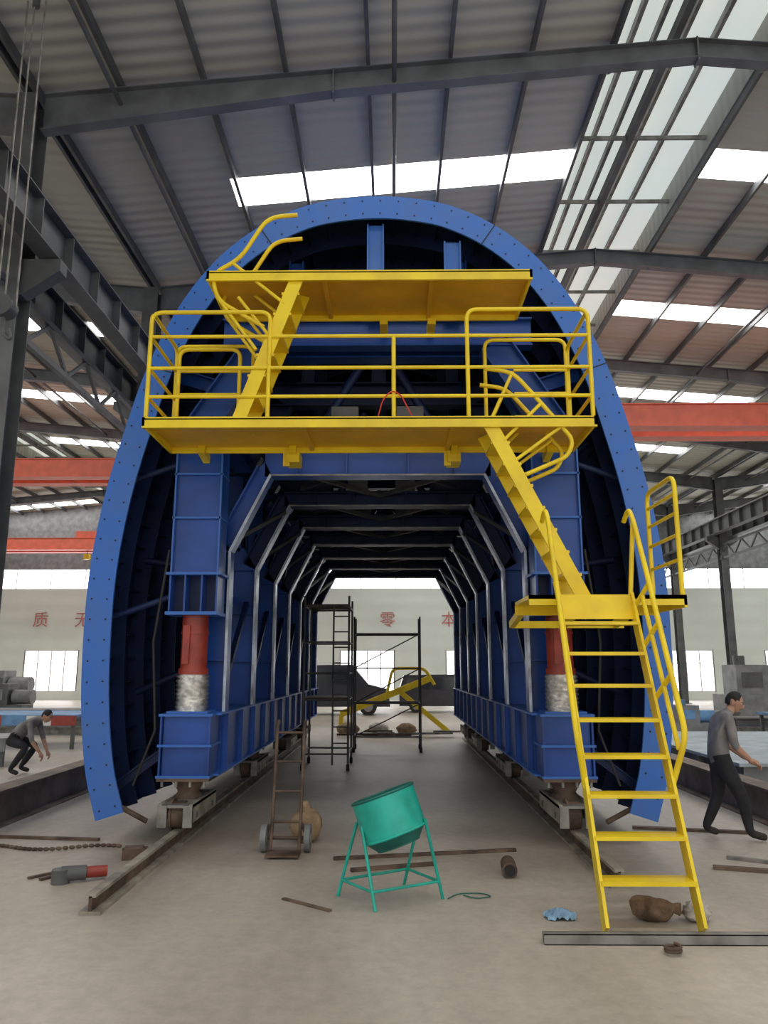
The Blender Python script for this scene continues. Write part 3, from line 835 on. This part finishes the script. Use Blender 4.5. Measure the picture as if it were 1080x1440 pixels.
def scaffold(name,x0,x1,y0,y1,h,levels,diag=True):
    b = B()
    for x in (x0,x1):
        for y in (y0,y1):
            b.tube([(x,y,0),(x,y,h)],0.022,STEEL,8)
            b.cyl((x-0.03,y,0.06),(x+0.03,y,0.06),0.06,BLACK,12)
    for z in levels:
        for y in (y0,y1): b.tube([(x0,y,z),(x1,y,z)],0.018,STEEL,8)
        for x in (x0,x1): b.tube([(x,y0,z),(x,y1,z)],0.018,STEEL,8)
    if diag:
        for a,c in zip(levels[:-1],levels[1:]): b.tube([(x0,y0,a),(x1,y0,c)],0.014,STEEL,8)
    else:
        for k in range(9):
            z = 0.5+k*0.3; b.tube([(x1-0.3,y0,z),(x1,y0,z)],0.014,STEEL,8)
        b.tube([(x1-0.3,y0,0.1),(x1-0.3,y0,3.1)],0.018,STEEL,8)
        b.box(x0,x1,y0,y1,levels[1]+0.02,levels[1]+0.05,RUST)
        b.box(x0,x1,y0,y1,levels[-1]+0.02,levels[-1]+0.04,RUST)
    return b.build(name)
scaffold('tube_scaffold',-1.72,-0.85,15.2,16.4,3.3,[0.3,1.3,1.8,2.4,3.1],False)
scaffold('tube_scaffold',-0.9,0.65,18.4,19.2,3.1,[0.35,1.1,1.9,2.7],True)

b = B()
b.beam((-1.6,24.4,0.5),(1.2,24.4,1.6),0.08,0.18,YEL); b.beam((-1.6,25.1,0.5),(1.2,25.1,1.6),0.08,0.18,YEL)
for k in range(7):
    p = V((-1.4+0.38*k,0,0.58+0.15*k)); b.beam((p.x,24.4,p.z),(p.x,25.1,p.z),0.2,0.03,YEL)
b.tube(fillet([(-0.2,24.4,1.0),(0.0,24.4,1.9),(1.0,24.4,1.9),(1.3,24.4,1.4)],0.2),0.05,YEL)
b.beam((0.2,24.4,1.2),(1.7,24.4,0.0),0.1,0.14,YEL); b.beam((0.2,25.1,1.2),(1.7,25.1,0.0),0.1,0.14,YEL)
b.beam((-1.6,24.4,0.5),(-1.6,24.4,0),0.1,0.1,YEL); b.beam((-1.6,25.1,0.5),(-1.6,25.1,0),0.1,0.1,YEL)
b.build('yellow_stair_section')
def van(x,y,name,s=1.0):
    b = B()
    pr = [(0,0.35),(0,1.25),(0.25,2.0),(3.2,2.05),(3.9,1.25),(4.7,1.05),(4.8,0.35)]
    b.poly([(x+px*s,y,pz*s) for px,pz in pr],(0,1.8*s,0),CARP)
    b.poly([(x+px*s,y-0.012,pz*s) for px,pz in [(0.3,1.25),(0.45,1.85),(1.7,1.88),(1.7,1.25)]],(0,0.01,0),GLASSD)
    b.poly([(x+px*s,y-0.012,pz*s) for px,pz in [(1.8,1.25),(1.8,1.88),(3.05,1.9),(3.6,1.25)]],(0,0.01,0),GLASSD)
    for wx in (0.9,3.9):
        b.cyl((x+wx*s,y-0.03,0.35*s),(x+wx*s,y+0.2,0.35*s),0.35*s,BLACK,24)
        b.cyl((x+wx*s,y-0.04,0.35*s),(x+wx*s,y-0.02,0.35*s),0.2*s,GALV,16)
        b.cyl((x+wx*s,y+1.6*s,0.35*s),(x+wx*s,y+1.83*s,0.35*s),0.35*s,BLACK,24)
    return b.build(name)
van(-4.9,32.5,'parked_van'); van(0.3,34.5,'parked_car',0.8)
for (x,y,r,m) in ((-1.3,23.2,0.33,SACK),(0.4,23.4,0.3,SACK),(-0.4,23.6,0.3,PLAST)):
    lump('debris_sack',(x,y,r*0.5),(r,r*0.7,r*0.55),m,0.1)
b = B()
for i in range(12):
    x = random.uniform(-1.9,1.2); y = random.uniform(22.2,22.7); a = random.uniform(-.3,.3); l = random.uniform(.4,1.2)
    b.beam((x,y,0.03+0.012*i),(x+l*math.cos(a),y+l*math.sin(a),0.03+0.012*i),0.08,0.05,random.choice((RUST,GALV,BROWN)))
b.build('scrap_steel_pile')
b = B()
for x in (-5.05,-4.95,-4.8): b.tube([(x,9.0,11.0),(x+0.02,9.0,6.4)],0.012,GALV,6)
b.cyl((-4.93,8.9,6.4),(-4.93,9.1,6.4),0.14,STEEL,16)
b.tube(fillet([(-4.93,9,6.3),(-4.93,9,6.05),(-4.8,9,5.95),(-4.85,9,6.1)],0.08),0.03,STEEL)
b.tube([(-4.93,9.0,10.9),(-4.93,9.0,11.3)],0.05,STEEL)
b.build('hoist_chain')

# ------------------------------------------------------------ people
def person(name, J, edges, fwd, look, hands):
    root = empty(name)
    names = list(J.keys()); idx = {n: i for i, n in enumerate(names)}
    me = bpy.data.meshes.new('b'); me.from_pydata([J[n][0] for n in names], [(idx[a], idx[c]) for a, c, m in edges], [])
    ob = bpy.data.objects.new('b', me); scene.collection.objects.link(ob)
    md = ob.modifiers.new('s', 'SKIN'); md.use_smooth_shade = True
    sv = me.skin_vertices[0].data
    for n in names:
        r = J[n][1]; r = r if isinstance(r, tuple) else (r, r)
        sv[idx[n]].radius = r; sv[idx[n]].use_root = (n == 'pelvis')
    ss = ob.modifiers.new('u', 'SUBSURF'); ss.levels = 2; ss.render_levels = 2
    dg = bpy.context.evaluated_depsgraph_get()
    m2 = bpy.data.meshes.new_from_object(ob.evaluated_get(dg))
    bpy.data.objects.remove(ob)
    mats = [SHIRT, TROUS, SKIN, SHOE]
    m2.materials.clear()
    for m in mats: m2.materials.append(m)
    for p in m2.polygons:
        c = p.center; best = 1e9; bm = SHIRT
        for a, d, m in edges:
            A_ = V(J[a][0]); D = V(J[d][0]); t = max(0, min(1, (c-A_).dot(D-A_)/(D-A_).length_squared))
            r_ = J[a][1]; r_ = r_[0] if isinstance(r_, tuple) else r_
            ds = (A_.lerp(D, t)-c).length-r_*0.4
            if ds < best: best = ds; bm = m
        p.material_index = mats.index(bm); p.use_smooth = True
    o = bpy.data.objects.new('body', m2); scene.collection.objects.link(o); o.parent = root
    b = B()
    hc = V(J['head'][0]); f = V(look).normalized(); s = f.cross(V((0,0,1))).normalized(); u = s.cross(f).normalized()
    rot = Matrix((s, f, u)).transposed()
    def jaw(p):
        if p.z < 0: p = V((p.x*(1+p.z*2.6), p.y*(1+p.z*1.4)+(-p.z)*0.12, p.z))
        return p
    b.ball(hc, 0.074, 0.094, 0.115, SKIN, 24, 18, 0, rot, jaw)
    W = lambda x, y, z: hc+rot @ V((x, y, z))
    b.ball(W(0,0.098,-0.015), 0.014, 0.02, 0.026, SKIN, 10, 8, 0, rot)
    for sx in (-1, 1):
        b.ball(W(sx*0.075,-0.005,-0.01), 0.01, 0.02, 0.032, SKIN, 10, 8, 0, rot)
        b.ball(W(sx*0.03,0.082,0.012), 0.013, 0.008, 0.007, WHITE, 10, 8, 0, rot)
        b.ball(W(sx*0.03,0.089,0.012), 0.006, 0.004, 0.006, BLACK, 8, 6, 0, rot)
        b.ball(W(sx*0.03,0.087,0.033), 0.017, 0.006, 0.004, HAIR, 8, 6, 0, rot)
    b.ball(W(0,0.088,-0.055), 0.022, 0.006, 0.006, REDC, 10, 6, 0, rot)
    def cap(p):
        if p.z < 0.02 and p.y > -0.03: p = p*0.82
        elif p.y > 0.06: p = V((p.x*0.95, p.y*0.9, p.z))
        if p.z < -0.06: p = p*0.8
        return p
    b.ball(W(0,-0.008,0.012), 0.083, 0.098, 0.116, HAIR, 24, 18, 0.02, rot, cap)
    b.build('head', root)
    b = B()
    for wrist, d, palmn in hands:
        wv = V(wrist); d = V(d).normalized(); pn = V(palmn).normalized(); sd = d.cross(pn).normalized(); pn = sd.cross(d)
        b.tube([wv-d*0.02, wv+d*0.03, wv+d*0.085], [0.024, 0.034, 0.033], SKIN, 10)
        for k, (off, L) in enumerate(((-0.027,0.06),(-0.009,0.07),(0.009,0.066),(0.026,0.052))):
            p0 = wv+d*0.08+sd*off; p1 = p0+d*L*0.5+pn*0.008; p2 = p1+d*L*0.28+pn*0.022; p3 = p2+d*L*0.1+pn*0.024
            b.tube([p0-d*0.02, p0, p1, p2, p3], [0.009,0.0095,0.0085,0.008,0.006], SKIN, 8)
        p0 = wv+d*0.03-sd*0.026; p1 = p0-sd*0.025+d*0.025+pn*0.01; p2 = p1+d*0.03+pn*0.012-sd*0.004
        b.tube([p0, p1, p2], [0.013,0.011,0.008], SKIN, 8)
    b.build('hands', root)
    return root
MX, MY = 0, 9.3
J = {
 'pelvis':((3.78,MY,0.86),(0.155,0.12)), 'waist':((3.75,MY,1.02),(0.14,0.11)), 'chest':((3.80,MY,1.24),(0.17,0.13)), 'neckb':((3.89,MY,1.37),(0.085,0.075)),
 'neck':((3.95,MY,1.43),0.05), 'head':((4.0,MY,1.51),0.055),
 'shl':((3.85,MY+0.18,1.32),0.068), 'ell':((3.92,MY+0.24,1.06),0.047), 'wrl':((4.10,MY+0.18,0.90),0.03),
 'shr':((3.85,MY-0.18,1.32),0.068), 'elr':((3.86,MY-0.24,1.04),0.047), 'wrr':((4.04,MY-0.2,0.88),0.03),
 'hipl':((3.79,MY+0.1,0.80),0.105), 'knl':((3.78,MY+0.13,0.46),0.075), 'anl':((3.60,MY+0.13,0.10),0.05), 'tol':((3.76,MY+0.15,0.045),(0.04,0.035)),
 'hipr':((3.79,MY-0.1,0.80),0.105), 'knr':((3.95,MY-0.12,0.46),0.075), 'anr':((4.0,MY-0.12,0.09),0.05), 'tor':((4.18,MY-0.14,0.045),(0.04,0.035)),
}
E = [('pelvis','waist',SHIRT),('waist','chest',SHIRT),('chest','neckb',SHIRT),('neckb','neck',SKIN),('neck','head',SKIN),
 ('chest','shl',SHIRT),('shl','ell',SHIRT),('ell','wrl',SKIN),('chest','shr',SHIRT),('shr','elr',SHIRT),('elr','wrr',SKIN),
 ('pelvis','hipl',TROUS),('hipl','knl',TROUS),('knl','anl',TROUS),('anl','tol',SHOE),('pelvis','hipr',TROUS),('hipr','knr',TROUS),('knr','anr',TROUS),('anr','tor',SHOE)]
man = person('worker_man', J, E, (1,0,0), (0.75,-0.45,-0.35), [((4.10,MY+0.18,0.90),(0.9,-0.1,-0.4),(0,0,-1)),((4.04,MY-0.2,0.88),(0.9,0.1,-0.4),(0,0,-1))])
CXp, CYp = -6.95, 14.6
J2 = {
 'pelvis':((CXp,CYp,0.65),(0.17,0.14)), 'waist':((CXp+0.1,CYp,0.80),(0.16,0.13)), 'chest':((CXp+0.3,CYp,0.95),(0.18,0.14)), 'neckb':((CXp+0.42,CYp,0.99),(0.085,0.075)),
 'neck':((CXp+0.48,CYp,1.0),0.05), 'head':((CXp+0.56,CYp,1.03),0.055),
 'shl':((CXp+0.34,CYp+0.18,0.93),0.065), 'ell':((CXp+0.42,CYp+0.24,0.62),0.045), 'wrl':((CXp+0.55,CYp+0.15,0.40),0.03),
 'shr':((CXp+0.34,CYp-0.18,0.93),0.065), 'elr':((CXp+0.42,CYp-0.24,0.62),0.045), 'wrr':((CXp+0.55,CYp-0.15,0.40),0.03),
 'hipl':((CXp,CYp+0.12,0.6),0.11), 'knl':((CXp+0.32,CYp+0.2,0.5),0.075), 'anl':((CXp+0.05,CYp+0.2,0.1),0.05), 'tol':((CXp+0.22,CYp+0.22,0.045),(0.04,0.035)),
 'hipr':((CXp,CYp-0.12,0.6),0.11), 'knr':((CXp+0.32,CYp-0.2,0.5),0.075), 'anr':((CXp+0.05,CYp-0.2,0.1),0.05), 'tor':((CXp+0.22,CYp-0.22,0.045),(0.04,0.035)),
}
person('crouching_worker', J2, E, (1,0,0), (0.8,-0.2,-0.5), [((CXp+0.55,CYp+0.15,0.40),(0.5,0,-0.8),(0,0,-1)),((CXp+0.55,CYp-0.15,0.40),(0.5,0,-0.8),(0,0,-1))])

# ------------------------------------------------------------ world & camera
w = bpy.data.worlds.new('World'); scene.world = w; w.use_nodes = True
bg = w.node_tree.nodes['Background']; bg.inputs['Color'].default_value = (1.0, 0.985, 0.95, 1); bg.inputs['Strength'].default_value = 1.35

cam = bpy.data.cameras.new('camera'); co = bpy.data.objects.new('camera', cam); scene.collection.objects.link(co)
co.location = (0, 0, 1.9)
co.rotation_euler = (math.radians(90+11.5), 0, math.radians(0.62))
cam.sensor_fit = 'VERTICAL'; cam.sensor_height = 36.0; cam.lens = 36.0*1080/1440
cam.clip_end = 300
scene.camera = co
